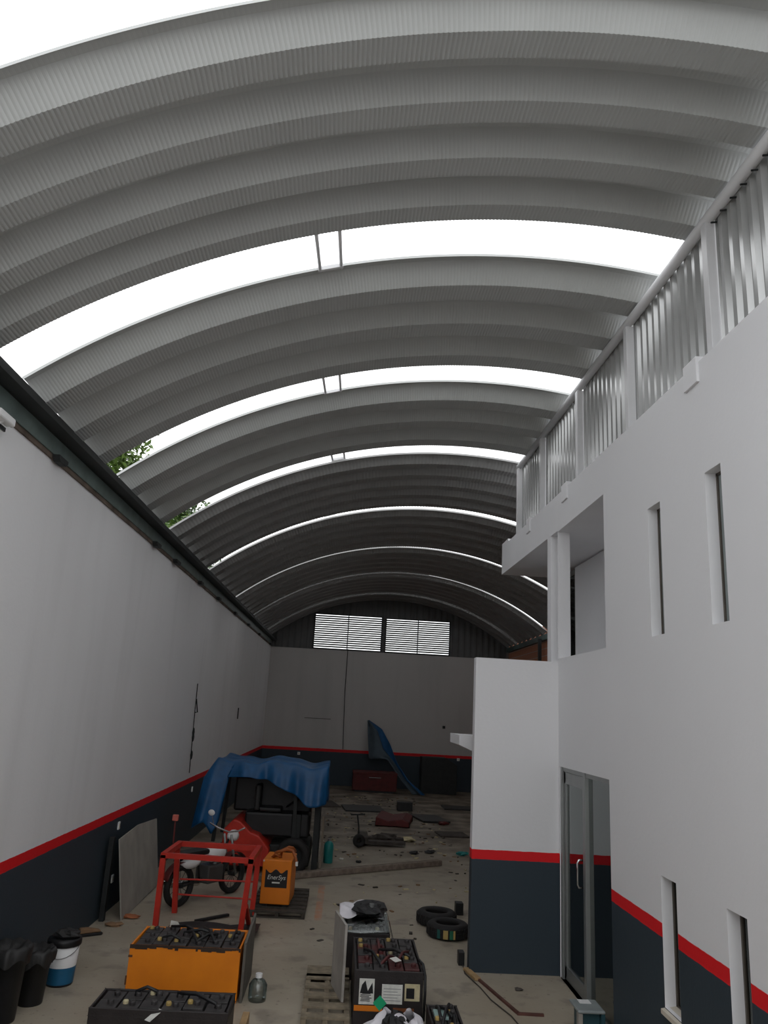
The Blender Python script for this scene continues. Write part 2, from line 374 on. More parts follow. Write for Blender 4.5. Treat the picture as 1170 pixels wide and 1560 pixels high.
# left eave channel
MB().prism([(XL, 5.03), (XL+.035, 5.03), (XL+.035, 5.195), (XL-.12, 5.195), (XL-.12, 5.06), (XL, 5.06)], 'y', 1.5, YB).build('beam', mat('grey_green_steel', (.115, .15, .14), .5, var=.2, scale=5))['kind'] = 'structure'
MB().box((XL-.12, 1.5, 5.195), (XL+.2, YB, 5.245)).box((XL-.05, 1.5, 5.245), (XL-.0, YB, 5.44)).build('trim_1', M_DARK)['kind'] = 'structure'
MB().box((XL, 1.5, 4.985), (XL+.02, YB, 5.035)).build('trim_5', mat('rough_mortar', (.13, .10, .08), .9, var=.5, scale=3, bump=.6, bscale=18))['kind'] = 'structure'
br0 = None
for k, y in enumerate((7.3, 11.3, 12.7, 14.9, 17.1, 19.8, 22.6, 25.5, 29.4)):
    if br0 is None:
        br0 = MB().prism([(-.2, .0), (-.13, -.06), (.13, -.06), (.2, 0), (.2, .05), (-.2, .05)], 'x', 0, .07).build('beam_bracket', M_DARK, bevel=.006)
        o = br0
    else: o = br0.copy(); COL.objects.link(o)
    o.location = (XL+.022, y, 5.0); o.scale = (1, .6 + .1*(k % 3), .6)
    tag(o, 'small dark steel bracket under the green beam, %s from the camera end' % ('first second third fourth fifth sixth seventh eighth ninth'.split()[k]), 'bracket', 'brackets under the green beam')
# right eave beam of the far hall, standing on the brick wall
MB().box((XFAR-.1, 13.3, 5.25), (XFAR+.15, YB, 5.42)).build('beam', M_GREEN)['kind'] = 'structure'

# ------------------------------------------------------------------ arched roof sheets
def roof_section(y0, n, pitch, x1, yend, fine, lip=.18):
    """n trough panels starting with the lip at y0; x runs from the left beam to x1"""
    D = .18; prof = []                              # (y, height above the underside, crimp amount)
    f0, sl = .36*pitch, .21*pitch                   # bottom flat, slope run
    tp = pitch - f0 - 2*sl
    prof.append((y0-.012, lip-.035, 0)); prof.append((y0, lip, 0)); y = y0 + .09
    prof.append((y, lip, .2))
    for k in range(n):
        h0 = lip if k == 0 else D
        for q in range(1, 4): prof.append((y + sl*q/3, h0*(1-q/3), 1))
        y += sl; prof.append((y + f0*.5, 0, .5)); y += f0; prof.append((y, 0, 1))
        if k == n-1: break
        for q in range(1, 4): prof.append((y + sl*q/3, D*q/3, 1))
        y += sl; prof.append((y + tp, D, .15)); y += tp
    s = (yend - y0) / (prof[-1][0] + .02 - y0)
    prof = [(y0 + (p[0]-y0)*s, p[1], p[2]) for p in prof]
    prof.append((yend, .035, 0))
    a0 = math.asin((XL - .02 - AX)/AR); a1 = math.asin((x1 - AX)/AR)
    per = .032 if fine else .06; ns = 4 if fine else 2
    N = int((a1-a0)*AR/per)*ns
    m = MB(); K = len(prof)
    for i in range(N+1):
        a = a0 + (a1-a0)*i/N
        ph = i % ns
        w = (0, .6, 1., .6)[ph] if ns == 4 else (0, 1.)[ph]
        for (yy, h, cr) in prof:
            r = AR + h - (.0045 if fine else .008)*cr*w
            m.v.append((AX + r*sin(a), yy, AZ + r*cos(a)))
    for i in range(N):
        for k in range(K-1):
            m.f.append([i*K+k, (i+1)*K+k, (i+1)*K+k+1, i*K+k+1]); m.m.append(0)
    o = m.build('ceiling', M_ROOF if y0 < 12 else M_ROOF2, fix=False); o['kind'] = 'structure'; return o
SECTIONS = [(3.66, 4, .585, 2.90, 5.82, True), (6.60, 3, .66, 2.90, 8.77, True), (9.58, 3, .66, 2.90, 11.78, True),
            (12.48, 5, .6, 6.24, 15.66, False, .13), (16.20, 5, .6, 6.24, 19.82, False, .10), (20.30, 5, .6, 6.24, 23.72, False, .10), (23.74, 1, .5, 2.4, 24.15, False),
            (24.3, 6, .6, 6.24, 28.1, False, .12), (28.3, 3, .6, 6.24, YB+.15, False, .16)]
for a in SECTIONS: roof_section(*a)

# spacers bolted across the open gaps between roof sheets
GAPS = [(SECTIONS[i][4], SECTIONS[i+1][0]) for i in range(5)]
ORD = 'first second third fourth fifth sixth seventh'.split()
for k, (ya, yb) in enumerate(GAPS[:5]):
    xc = (-.41, -.43, -.38, -.6, 1.0)[k]
    t = thing('roof_spacer', 'pale steel spacer of two rods bridging the %s open roof gap from the camera' % ORD[k], 'spacer', (xc, ya, arch_z(xc)), 0, 'spacers across the roof gaps')
    dz = .18
    for sx in (-.1, .1):
        z0 = arch_z(xc+sx) - arch_z(xc)
        MB().tube([(sx, -.02, z0+.02), (sx, yb-ya+.05, z0+dz-.01)], .017, 8).build('rod', M_STEELW, t, smooth=True)
    MB().bar((-.12, yb-ya-.01, dz - .02 + arch_z(xc-.12)-arch_z(xc)), (.12, yb-ya-.01, dz - .02 + arch_z(xc+.12)-arch_z(xc)), .03, .04).build('plate', M_STEELW, t)

# ------------------------------------------------------------------ gable with two louvred openings
WIN = [(-1.40, 1.28, 5.0, 6.36), (1.40, 3.97, 5.0, 6.33)]
gm = MB(); xs = [XL-.05]
while xs[-1] < 6.25: xs.append(xs[-1] + .06)
xs = sorted(set([round(x, 4) for x in xs] + [w[0] for w in WIN] + [w[1] for w in WIN]))
for a, b in zip(xs, xs[1:]):
    i = xs.index(a); ya = YB + (.025 if (i//2) % 2 else 0); yb = YB + (.025 if ((i+1)//2) % 2 else 0)
    zt0, zt1 = arch_z(a) + .22, arch_z(b) + .22
    mid = (a+b)/2; w = [q for q in WIN if q[0] < mid < q[1]]
    spans = [((4.97, 4.97), (w[0][2], w[0][2])), ((w[0][3], w[0][3]), (zt0, zt1))] if w else [((4.97, 4.97), (zt0, zt1))]
    for (l0, l1), (h0, h1) in spans:
        if h0 <= l0: continue
        gm.add([(a,ya,l0),(b,yb,l1),(b,yb,h1),(a,ya,h0)], [(0,1,2,3)])
gm.build('wall_gable', M_GABLE, fix=False)['kind'] = 'structure'
for k, (x0, x1, z0, z1) in enumerate(WIN):
    w = thing('window_%d' % (k+5), None, None, ((x0+x1)/2, YB+.02, z0)); w['kind'] = 'structure'
    hw, hh = (x1-x0)/2, z1-z0
    MB().box((-hw, -.05, 0), (-hw+.04, .06, hh)).box((hw-.04, -.05, 0), (hw, .06, hh)).box((-hw, -.05, hh-.03), (hw, .06, hh)).box((-hw, -.05, 0), (hw, .06, .03)).box((-.018, -.055, 0), (.018, -.035, hh)).build('window_frame', M_DARK, w)
    s = MB(); n = 15
    for i in range(n):
        z = .05 + (hh-.1)*(i+.5)/n
        s.box((-hw+.03, -.035, z-.003), (hw-.03, .035, z+.003), R=Matrix.Rotation(RAD(67), 3, 'X'))
    s.build('louvre', mat('louvre_blade', (.16, .17, .16), .5), w)

# ------------------------------------------------------------------ posts, corrugated sheets and tube above the parapet
POSTS = [2.2, 5.40, 7.23, 8.98, 10.85, 12.43]
p0 = None
for k, y in enumerate(POSTS[1:]):
    z0, z1 = para_z(y), rail_z(y) - .045
    t = thing('steel_post', ('white square steel post on the right parapet, %s from the camera end' % ORD[k]) if k < 4 else 'white square steel post closing the far end of the right parapet', 'post', (XR+.125, y, z0), 0, 'posts on the right parapet')
    MB().box((-.045, -.045, 0), (.045, .045, z1-z0)).build('shaft', M_STEELW, t, bevel=.004)
    MB().box((-.06, -.07, 0), (.06, .07, .012)).build('base_plate', M_STEELW, t)
for k in range(5):
    ya, yb = POSTS[k] + .05, POSTS[k+1] - .05
    m = MB(); pts = []; y = ya
    while y < yb:
        for dy, dx in ((0, 0), (.05, 0), (.075, .038), (.125, .038)):
            if y + dy <= yb: pts.append((y+dy, dx))
        y += .15
    pts.append((yb, 0))
    for (a, da), (b, db) in zip(pts, pts[1:]):
        m.add([(XR+.16+da, a, para_z(a)), (XR+.16+db, b, para_z(b)), (XR+.16+db, b, rail_z(b)+.03), (XR+.16+da, a, rail_z(a)+.03)], [(0,1,2,3)])
    o = m.build('corrugated_sheet', M_GALV, fix=False)
    names = ['nearest the camera', 'between the first and second post', 'between the second and third post', 'between the third and fourth post', 'beside the far end post']
    tag(o, 'shiny corrugated metal sheet above the right parapet, ' + names[k], 'metal sheet', 'corrugated sheets above the right parapet')
tb = thing('eave_tube', 'white steel tube running along the top of the corrugated sheets', 'tube', (0, 0, 0))
MB().tube([(XR+.12, 2.2, rail_z(2.2)), (XR+.12, 12.46, rail_z(12.46))], .05, 14).build('tube', M_STEELW, tb, smooth=True)
for i in range(8):
    y = 4.2 + i*.16
    MB().tube([(XR+.11, y, rail_z(y)-.075), (XR+.16, y, rail_z(y)-.065)], .008, 8).build('bolt', M_DARK, tb)

# ------------------------------------------------------------------ small wall fittings
c = thing('security_camera', 'white security camera with dark lens high on the left wall under the beam', 'camera', (XL, 5.95, 4.90))
MB().box((0, -.05, -.05), (.02, .05, .06)).build('wall_plate', M_WHITEP, c, bevel=.004)
MB().tube([(.02, 0, .0), (.08, 0, -.01), (.1, .0, .0)], .014, 8).build('arm', M_WHITEP, c, smooth=True)
MB().box((.06, -.16, -.01), (.14, .13, .06)).build('housing', M_WHITEP, c, bevel=.015)
MB().tube([(.10, .125, .025), (.10, .145, .025)], .028, 14).build('lens', M_BLACK, c)
MB().box((.055, .02, -.055), (.07, .12, -.02)).build('visor', M_BLACK, c)
for (x, y, z, lab) in ((XL, 11.41, 1.075, 'white outlet box just under the red band above the leaning board'), (XL, 11.43, .40, 'white outlet box low on the slate wall beside the leaning board'),
                       (XL, 16.65, 1.04, 'small pale outlet box on the slate wall near the blue tarpaulin')):
    o = thing('outlet_box', lab, 'outlet', (x, y, z), 0, 'outlet boxes on the left wall')
    MB().box((0, -.035, -.05), (.02, .035, .05)).build('cover', M_WHITEP, o, bevel=.004)
    MB().box((.02, -.012, -.025), (.023, .012, .025)).build('socket', M_LABC, o)
for (x, z, lab) in ((-1.61, 1.07, 'pale outlet box on the dark back wall above the blue tarpaulin'), (4.42, 1.15, 'pale outlet box on the dark back wall at the screen wall edge')):
    o = thing('outlet_box', lab, 'outlet', (x, YB, z), 0, 'outlet boxes on the back wall')
    MB().box((-.05, -.02, -.05), (.05, 0, .05)).build('cover', M_WHITEP, o, bevel=.004)
    MB().box((-.02, -.023, -.025), (.02, -.02, .025)).build('socket', M_LABC, o)
# cables
o = thing('hanging_cable', 'dark cable with knots hanging down the left wall to the red band', 'cable', (XL+.02, 15.95, 1.4))
MB().tube([(0, -.03, 1.72), (0, .0, 1.2), (0, .03, .9), (0, .07, .55), (0, .1, .3), (0, .13, 0)], .009, 6).build('wire', M_DARK, o)
MB().tube([(.005, .0, 1.42), (.02, .16, 1.16), (.005, .03, 1.16)], .012, 6).build('loop', M_DARK, o)
for z, yy in ((.78, .04), (.68, .06), (.34, .1)): MB().blob((.01, yy, z), (.025, .035, .09), n=8).build('knot', M_DARK, o)
tag(MB().tube([(XL+.012, 22.43, 2.65), (XL+.012, 22.44, 2.35)], .018, 6).build('wall_hook', M_DARK), 'short dark hook on the far left wall near the corner', 'hook')
tag(MB().tube([(-.02, YB-.02, 5.05), (-.03, YB-.02, 3.4), (.0, YB-.02, 2.4), (.03, YB-.02, 1.3)], .014, 6).build('hanging_cable', M_DARK), 'thin dark cable hanging straight down the back wall below the louvres', 'cable')
tag(MB().box((-1.5, YB-.02, 2.36), (-.5, YB, 2.385)).build('wall_batten', mat('grime', (.16, .15, .14), .9)), 'thin grey batten fixed level across the back wall', 'batten')
tag(MB().box((3.78, YB-.05, 2.25), (3.88, YB, 2.35)).build('junction_box', M_DARK), 'small dark junction box on the back wall near the screen wall', 'box')
# steel uprights before the brick wall
for k, y in enumerate((20.4, 22.4, 24.6)):
    o = MB().box((6.08, y-.05, 0), (6.18, y+.05, 5.3)).box((6.02, y-.09, 0), (6.24, y+.09, .02)).build('steel_column', M_DARK)
    tag(o, 'dark steel column against the brick wall, %s from the balcony' % ORD[k], 'column', 'steel columns against the brick wall')

# ------------------------------------------------------------------ batteries
def battery(name, label, loc, size, case_mat, nx, ny, seed, rz=0., caps=True, cellm=None):
    W, Dp, H = size; rnd = random.Random(seed)
    t = thing(name, label, 'forklift battery', loc, rz)
    cs = MB().box((-W/2, 0, 0), (W/2, Dp, H-.05))
    for a, b in (((-W/2, 0, H-.06), (W/2, .02, H)), ((-W/2, Dp-.02, H-.06), (W/2, Dp, H)), ((-W/2, 0, H-.06), (-W/2+.02, Dp, H)), ((W/2-.02, 0, H-.06), (W/2, Dp, H))): cs.box(a, b)
    cs.build('case', case_mat, t, bevel=.006)
    cw, cd = (W-.06)/nx, (Dp-.06)/ny
    posts = []
    for i in range(nx):
        for j in range(ny):
            x, y = -W/2+.03+cw*(i+.5), .03+cd*(j+.5); h = H + rnd.uniform(-.012, .012)
            m = MB().box((x-cw*.46, y-cd*.46, H-.06), (x+cw*.46, y+cd*.46, h))
            m.lathe([(0, h+.03), (.022, h+.03), (.026, h+.02), (.026, h)], 10, M=Matrix.Translation((x+cw*.12, y, 0)))
            cm = cellm if (cellm and rnd.random() < .4) else M_CELL
            ce = m.build('cell', cm, t, bevel=.004)
            if caps and rnd.random() < .4: MB().lathe([(0, h+.028), (.019, h+.026), (.023, h+.018), (.023, h+.0)], 10, M=Matrix.Translation((x-cw*.22, y+cd*.1, 0))).build('cap', M_CAP if rnd.random() < .75 else M_LABC, ce)
            posts.append((x, y, h))
    for k in range(nx*ny//2):
        a, b = rnd.sample(posts, 2)
        if (Vector(a)-Vector(b)).length > .5: continue
        mid = [(a[q]+b[q])/2 for q in range(3)]
        MB().tube([(a[0], a[1], a[2]), (a[0], a[1], a[2]+.03), (mid[0], mid[1], mid[2]+.05+rnd.uniform(0, .02)), (b[0], b[1], b[2]+.03), (b[0], b[1], b[2])], .014, 8).build('cable', cellm if (cellm and k % 2) else M_BLACK, t, smooth=True)
    return t
yb_ = battery('forklift_battery', 'forklift battery in a bright yellow-orange steel case with black cells', (-1.395, 8.35, 0), (1.07, .66, .47), M_YEL, 6, 3, 3)
MB().box((-.30, -.004, .075), (-.235, 0, .10)).build('slot', M_BLACK, yb_)
chip = mat('chipped_paint', (.10, .04, .015), .7)
for a_, b_ in (((-.545, -.003, .12), (-.53, .001, .2)), ((-.54, -.003, .36), (-.50, .001, .38)), ((-.22, -.002, .085), (-.02, .0005, .092)), ((.0, -.002, .088), (.15, .0005, .094))): MB().box(a_, b_).build('scuff', chip, yb_)
er = random.Random(5); e = MB(); x = -.535
while x < .53:
    w_ = er.uniform(.02, .07); e.box((x, -.003, .47-er.uniform(.012, .04)), (min(x+w_, .535), .001, .473)); x += w_
e.build('acid_stain', mat('acid_stain', (.035, .022, .015), .8, var=.3), yb_)
db = battery('forklift_battery', 'low dark brown forklift battery with dusty cells in front of the yellow one', (-1.32, 6.95, 0), (1.10, .44, .40), M_CASE, 6, 2, 8)
MB().box((-.03, -.07, -.001), (.03, .07, .001), R=Euler((RAD(20), 0, RAD(-35))).to_matrix()).build('tag', M_LABW, db, loc=(-.03, -.015, .37))
cb = battery('forklift_battery', 'tall black forklift battery with white and green labels on its front', (.57, 7.9, 0), (.64, 1.05, .47), M_CASE, 4, 5, 21, cellm=M_MAROON)
# labels on its front
MB().box((-.27, -.004, .19), (-.13, 0, .40)).build('label', M_LABW, cb)
lr = random.Random(3); lm = MB()
for i in range(6):
    lm.box((-.26+lr.uniform(0, .02), -.0055, .215+i*.012), (-.15-lr.uniform(0, .03), -.004, .221+i*.012))
lm.prism([(-.262, .28), (-.14, .28), (-.15, .37), (-.19, .30), (-.215, .385), (-.245, .35)], 'y', -.0055, -.004)
lm.build('label_print', M_BLACK, cb)
lab = MB().box((-.06, -.004, .20), (.13, 0, .36)).build('label', M_LABW, cb)
l2 = MB()
for i in range(5): l2.box((-.045, -.0055, .225+i*.024), (.115 - .03*(i % 2), -.004, .231+i*.024))
l2.build('label_print', mat('grey_print', (.3, .3, .3), .6), lab)
MB().box((.15, -.004, .23), (.29, 0, .37)).build('label', M_LABC, cb)
MB().box((.165, -.0055, .25), (.24, -.004, .335)).build('label_print', M_BLACK, cb)
MB().box((-.045, -.001, -.045), (.045, .001, .045), R=Matrix.Rotation(RAD(45), 3, 'Y')).build('green_diamond_label', M_GREENL, cb, loc=(-.075, -.006, .205))
MB().box((-.31, -.004, .135), (-.05, 0, .18)).build('orange_strip', M_ORANGE, cb)
MB().box((.05, -.005, .09), (.24, -.001, .17)).build('rust_patch', mat('rust', (.16, .05, .015), .8, var=.4, scale=12), cb)
MB().box((-.04, -.04, -.002), (.04, .04, .002), R=Euler((RAD(10), 0, RAD(40))).to_matrix()).build('paper_tag', M_LABW, cb, loc=(.06, .08, .545))
MB().tube([(.30, .25, .5), (.325, .12, .50), (.335, .0, .44), (.335, -.03, .3), (.33, -.02, .08)], .014, 8).build('loop_cable', M_BLACK, cb, smooth=True)
rb = battery('forklift_battery', 'flat grey-black battery tray at the right foot of the labelled battery', (1.06, 7.25, 0), (.28, .62, .22), M_CASE, 2, 4, 31)
MB().box((-.10, .25, .222), (.02, .44, .245)).build('pale_lid', mat('pale_teal_plastic', (.28, .40, .38), .4), rb, bevel=.006)
# rear battery box under film
bk = battery('forklift_battery', 'dark battery behind the labelled one, wrapped in clear film', (.40, 9.14, 0), (.50, .75, .46), M_CASE, 3, 4, 41)
fr = random.Random(9)
def film(u, v):
    x = -.29 + .60*u; y = -.03 + .82*v
    edge = max(abs(x)-.25, 0)*2 + max(-y, 0) + max(y-.77, 0)*2
    return (x, y, .53 + .02*sin(9*x+5*y) + .018*sin(17*y-6*x) - edge*1.6)
MB().grid(film, 30, 40).build('film', M_PLASTIC_CLEAR, bk, smooth=True)
# black rag/machine part and white film on top
ob = thing('plastic_bag', 'crumpled white plastic film on the far end of the wrapped battery', 'plastic bag', (.26, 9.62, .545))
def crum(u, v):
    x = -.17 + .34*u; y = -.25 + .5*v
    return (x, y, .05 + .035*sin(13*x+3)*cos(11*y) + .02*sin(29*y+17*x) - .28*max(0, abs(x)-.12) - .2*max(0, abs(y)-.2))
MB().grid(crum, 26, 32).build('film', M_BAG, ob, smooth=True, solid=.003)
ob = thing('engine_part', 'oily black machine part lying on the white film', 'machine part', (.43, 9.42, .565))
MB().blob((0, .1, .05), (.20, .27, .06), n=14, jit=.25, seed=4).build('casting', M_BLACK, ob)
for i in range(4): MB().tube([(-.1+.06*i, -.05, .07), (-.1+.07*i, .05, .10), (-.08+.05*i, .22, .07)], .016, 8).build('hose', M_RUBBER, ob, smooth=True)
MB().tube([(.02, .0, .09), (.02, .0, .125)], .03, 10).build('boss', M_ALU, ob)
# grey plate leaning along the left side
pl = tag(MB().prism([(0, 0), (.50, 0), (.50, .67), (0, .66)], 'x', -.012, .012).build('metal_plate', M_BRDG, loc=(.155, 8.13, .121)), 'pale grey metal plate standing on the pallet left of the labelled battery', 'plate')
pl.rotation_euler = (0, 0, RAD(12))
tag(MB().prism([(0, 0), (.8, 0), (.8, .60), (0, .52)], 'x', -.012, .012).build('metal_plate', mat('dark_plate', (.11, .10, .085), .7, var=.2), loc=(-.82, 8.36, 0)), 'grey-brown metal plate standing at the right side of the yellow battery', 'plate')

# plastic bag in front
ob = thing('plastic_bag', 'white plastic bag with black machine part in front of the labelled battery', 'plastic bag', (.62, 7.30, 0))
def bagf(u, v):
    a = 2*pi*u; t = v; r = .06 + .22*sin(pi*min(.92, t*.9+.08))
    wob = 1 + .12*sin(5*a+2*t*7) + .06*sin(11*a-4*t)
    return (r*wob*cos(a)*1.05, r*wob*sin(a)*.7, .32*t*(1 + .12*sin(3*a)) + .002)
MB().grid(bagf, 48, 18).build('film', M_BAG, ob, smooth=True)
MB().blob((-.02, -.05, .24), (.12, .13, .10), n=12, jit=.2, seed=6).tube([(-.02, -.02, .30), (-.01, 0, .35)], .05, 8).build('machine_part', M_BLACK, ob)

# ------------------------------------------------------------------ pallets
def pallet(name, label, loc, W, Dp, m, nb, rz=0., h=.12):
    t = thing(name, label, 'pallet', loc, rz)
    for i in range(nb):
        y = (Dp-.12)*i/(nb-1); w = .34 if (i == nb-1 and W < .6) else .12
        MB().box((0, y+.12-w, h-.022), (W, y+.12, h)).build('deck_board', m, t, bevel=.003)
    for x in (0, W/2-.025, W-.05): MB().box((x, 0, .02), (x+.05, Dp, h-.022)).build('stringer', m, t, bevel=.003)
    for y in (0, Dp/2-.05, Dp-.1): MB().box((0, y, 0), (W, y+.1, .02)).build('bottom_board', m, t)
    return t
pallet('wooden_pallet', 'narrow grey wooden pallet on the floor left of the labelled battery', (-.215, 7.75, 0), .44, 1.42, M_WOOD, 6)
pallet('wooden_pallet', 'dark low wooden pallet under the orange charger', (-1.12, 11.45, 0), .76, 1.42, M_WOODD, 7, h=.09)

# ------------------------------------------------------------------ charger
ch = thing('battery_charger', 'orange battery charger cabinet with a black label standing on a dark pallet', 'charger', (-.80, 11.66, .09), RAD(-3))
MB().box((-.205, 0, .03), (.205, .62, .60)).build('cabinet', M_ORANGE, ch, bevel=.012)
MB().box((-.17, .03, 0), (-.11, .59, .03)).box((.11, .03, 0), (.17, .59, .03)).build('foot', M_BLACK, ch)
wave = [(-.155 + .31*i/24, .455 + .024*cos(2*pi*2*i/24 + .4)) for i in range(25)]
MB().prism([(-.155, .245), (.155, .245)] + wave[::-1], 'y', -.004, 0).build('label', M_BLACK, ch)
text_mesh('label_text', 'EnerSys', .082, M_LABW, ch, (0, -.005, .375), (pi/2, 0, 0), .25)
MB().box((-.055, -.0055, .30), (.055, -.004, .318)).build('label_text', M_LABW, ch)
MB().tube([(-.19, -.004, .585), (-.19, .004, .585)], .012, 8).build('indicator', M_LABW, ch)
MB().tube([(-.06, .3, .60), (-.06, .2, .66), (.02, .1, .70), (.1, .15, .72), (.18, .2, .70), (.24, .1, .62), (.26, .05, .58)], .022, 10).tube([(.0, .35, .60), (.02, .3, .68), (.12, .25, .735), (.17, .3, .72), (.2, .4, .66)], .02, 10).tube([(-.1, .2, .6), (-.05, .1, .65), (.0, .12, .64), (.02, .2, .60)], .02, 10).build('charging_cable', mat('orange_cable', (.30, .08, .015), .5), ch, smooth=True)
MB().box((.25, .02, .53), (.285, .08, .585)).build('plug', M_LABW, ch, bevel=.006)

# ------------------------------------------------------------------ red open frame
fm = thing('tube_stand', 'red open steel stand on four legs behind the yellow battery', 'stand', (-1.60, 10.5, 0))
T = .065
for x in (-.55, .55):
    MB().bar((x+(.0 if x < 0 else -.06), 0, 0), (x, 0, .90), T, T).build('leg', M_REDP, fm)
    MB().bar((x+(.03 if x < 0 else -.03), 1.0, 0), (x-.03 if x < 0 else x, 1.0, .88), T, T).build('leg', M_REDP, fm)
    MB().bar((x, 0, .89), (x, 1.0, .87), T, T).build('side_rail', M_REDP, fm)
MB().bar((-.58, 0, .895), (.58, 0, .875), T, T*.9).build('front_rail', M_REDP, fm)
MB().bar((-.58, 1.0, .87), (.58, 1.0, .86), T, T).build('rear_rail', M_REDP, fm)
MB().tube([(-.5, 1.0, .42), (.5, 1.0, .43)], .012, 8).build('cross_bar', M_REDP, fm); MB().tube([(-.5, 1.0, .23), (.5, 1.0, .21)], .012, 8).build('cross_bar', M_REDP, fm)
MB().bar((.55, .5, 0), (.53, .02, .35), .05, .05).build('brace', M_REDP, fm)
MB().bar((-.64, 1.0, .84), (-.65, 1.0, 1.18), .02, .02).build('upright', M_REDD, fm)
MB().box((-.69, .97, 1.16), (-.61, 1.03, 1.24)).build('end_knob', mat('faded_red', (.5, .12, .09), .6), fm, bevel=.01)
tag(MB().grid(lambda u, v: (-2.02 + 1.12*u, 10.12 + .82*v, .02 + .03*abs(sin(5*u+3*v)) + (.10*(u-.75)*4 if u > .75 else 0)*(1-v)), 20, 14).build('rubber_sheet', M_SHEET, solid=.006), 'dull black rubber sheet on the floor behind the yellow battery', 'sheet')
tag(MB().prism([(0, 0), (.17, .02), (.10, .12), (.02, .13)], 'y', 0, .01).build('paper_scrap', M_LABW, loc=(-1.93, 10.2, .10)), 'folded white paper scrap standing on the black rubber sheet', 'paper')
tag(MB().bar((-1.76, 11.06, .02), (-1.38, 11.4, .03), .05, .03).build('steel_bar', M_BLACK, bevel=.004), 'short dark bar on the floor under the red frame', 'bar')

# ------------------------------------------------------------------ motorcycle
mo = thing('motorcycle', 'small motorcycle with white tank parked behind the red frame', 'motorcycle', (-1.86, 12.25, 0), RAD(58))
for x in (-.55, .58):
    wh = MB().lathe([(.21, -.03), (.235, -.045), (.265, -.035), (.275, 0), (.265, .035), (.235, .045), (.21, .03)], 32, M=Matrix.Translation((x, 0, .275)) @ Matrix.Rotation(pi/2, 4, 'X'), closed=True).build('wheel', M_RUBBER, mo, smooth=True)
    MB().lathe([(.195, -.02), (.215, -.025), (.215, .025), (.195, .02)], 32, M=Matrix.Translation((x, 0, .275)) @ Matrix.Rotation(pi/2, 4, 'X'), closed=True).build('rim', M_DARK, wh, smooth=True)
    sp = MB()
    for k in range(12): sp.tube([(x, .0, .275), (x+.2*cos(k*pi/6), 0, .275+.2*sin(k*pi/6))], .004, 5)
    sp.tube([(x, -.05, .275), (x, .05, .275)], .03, 10); sp.build('spokes', M_DARK, wh)
MB().tube([(.42, 0, .78), (.3, 0, .55), (.15, 0, .3), (-.15, 0, .3), (-.2, 0, .55), (.38, 0, .7)], .018, 8).tube([(-.15, 0, .3), (-.55, .07, .275)], .016, 8).tube([(-.15, 0, .3), (-.55, -.07, .275)], .016, 8).tube([(-.2, 0, .58), (-.7, 0, .62)], .016, 8).build('frame', M_BLACK, mo, smooth=True)
for s_ in (-.07, .07): MB().tube([(.58, s_, .275), (.40, s_, .85)], .018, 10).build('fork', M_ALU, mo, smooth=True)
MB().blob((.12, 0, .62), (.24, .13, .12), n=20).build('tank', M_WHITEP, mo, smooth=True)
MB().blob((-.38, 0, .56), (.2, .11, .09), n=18).build('side_cover', M_WHITEP, mo, smooth=True)
MB().box((-.65, -.11, .64), (-.08, .11, .72)).build('seat', M_BLACK, mo, bevel=.035)
MB().box((-.1, -.13, .24), (.22, .13, .48)).lathe([(0, .2), (.08, .2), (.08, -.0), (0, 0)], 14, M=Matrix.Translation((.12, 0, .4)) @ Matrix.Rotation(RAD(35), 4, 'Y')).build('engine', mat('engine_metal', (.12, .12, .12), .4, .6), mo, bevel=.02)
MB().tube([(.2, .12, .3), (.0, .15, .2), (-.5, .16, .26), (-.75, .16, .32)], [.02, .03, .04, .035], 12).build('exhaust', M_CHROME, mo, smooth=True)
MB().tube([(.36, -.34, .98), (.4, -.2, .92), (.42, 0, .88), (.4, .2, .92), (.36, .34, .98)], .013, 8).build('handlebar', M_CHROME, mo, smooth=True)
for s_ in (.28,):
    mi = MB().tube([(.38, s_, .95), (.36, s_*1.1, 1.08)], .006, 6).build('mirror', M_CHROME, mo)
    MB().blob((.35, s_*1.15, 1.13), (.02, .065, .045), n=14).build('mirror_glass', M_WHITEP, mi, smooth=True)
MB().lathe([(0, .06), (.08, .05), (.085, 0), (.05, -.08), (0, -.1)], 18, M=Matrix.Translation((.52, 0, .82)) @ Matrix.Rotation(pi/2, 4, 'Y')).build('headlight', M_WHITEP, mo, smooth=True)
MB().grid(lambda u, v: (.58 + .31*cos(.4+2.0*u), -.06+.12*v, .275 + .31*sin(.4+2.0*u)), 14, 3).grid(lambda u, v: (-.55 + .31*cos(.9+1.9*u), -.06+.12*v, .275 + .31*sin(.9+1.9*u)), 14, 3).build('mudguard', M_REDD, mo, smooth=True, solid=.006)

# ------------------------------------------------------------------ forklift under the tarpaulin
fk = thing('forklift', 'dark forklift with red body standing under the blue tarpaulin', 'forklift', (-1.35, 14.9, 0))
MB().prism([(-.62, .12), (.22, .12), (.22, .40), (.02, .62), (-.12, .66), (-.30, .82), (-.42, .86), (-.58, .70)], 'y', -.75, .55).build('body', M_REDP, fk, bevel=.03)
MB().box((-.28, -.44, .55), (.86, .5, .95)).box((-.55, .0, .9), (.86, .5, 1.5)).build('hood', M_BLACK, fk, bevel=.04)
MB().box((-.05, -.42, .95), (.35, -.02, 1.03)).build('seat', M_BLACK, fk, bevel=.03); MB().box((-.14, -.42, .97), (-.04, -.02, 1.40)).build('backrest', M_SHEET, fk, bevel=.03)
MB().box((.2, -.55, .12), (.9, .55, .45)).build('chassis', M_DARK, fk, bevel=.02)
MB().box((.55, -.5, .45), (.72, .5, .95)).build('dashboard', M_DARK, fk, bevel=.02)
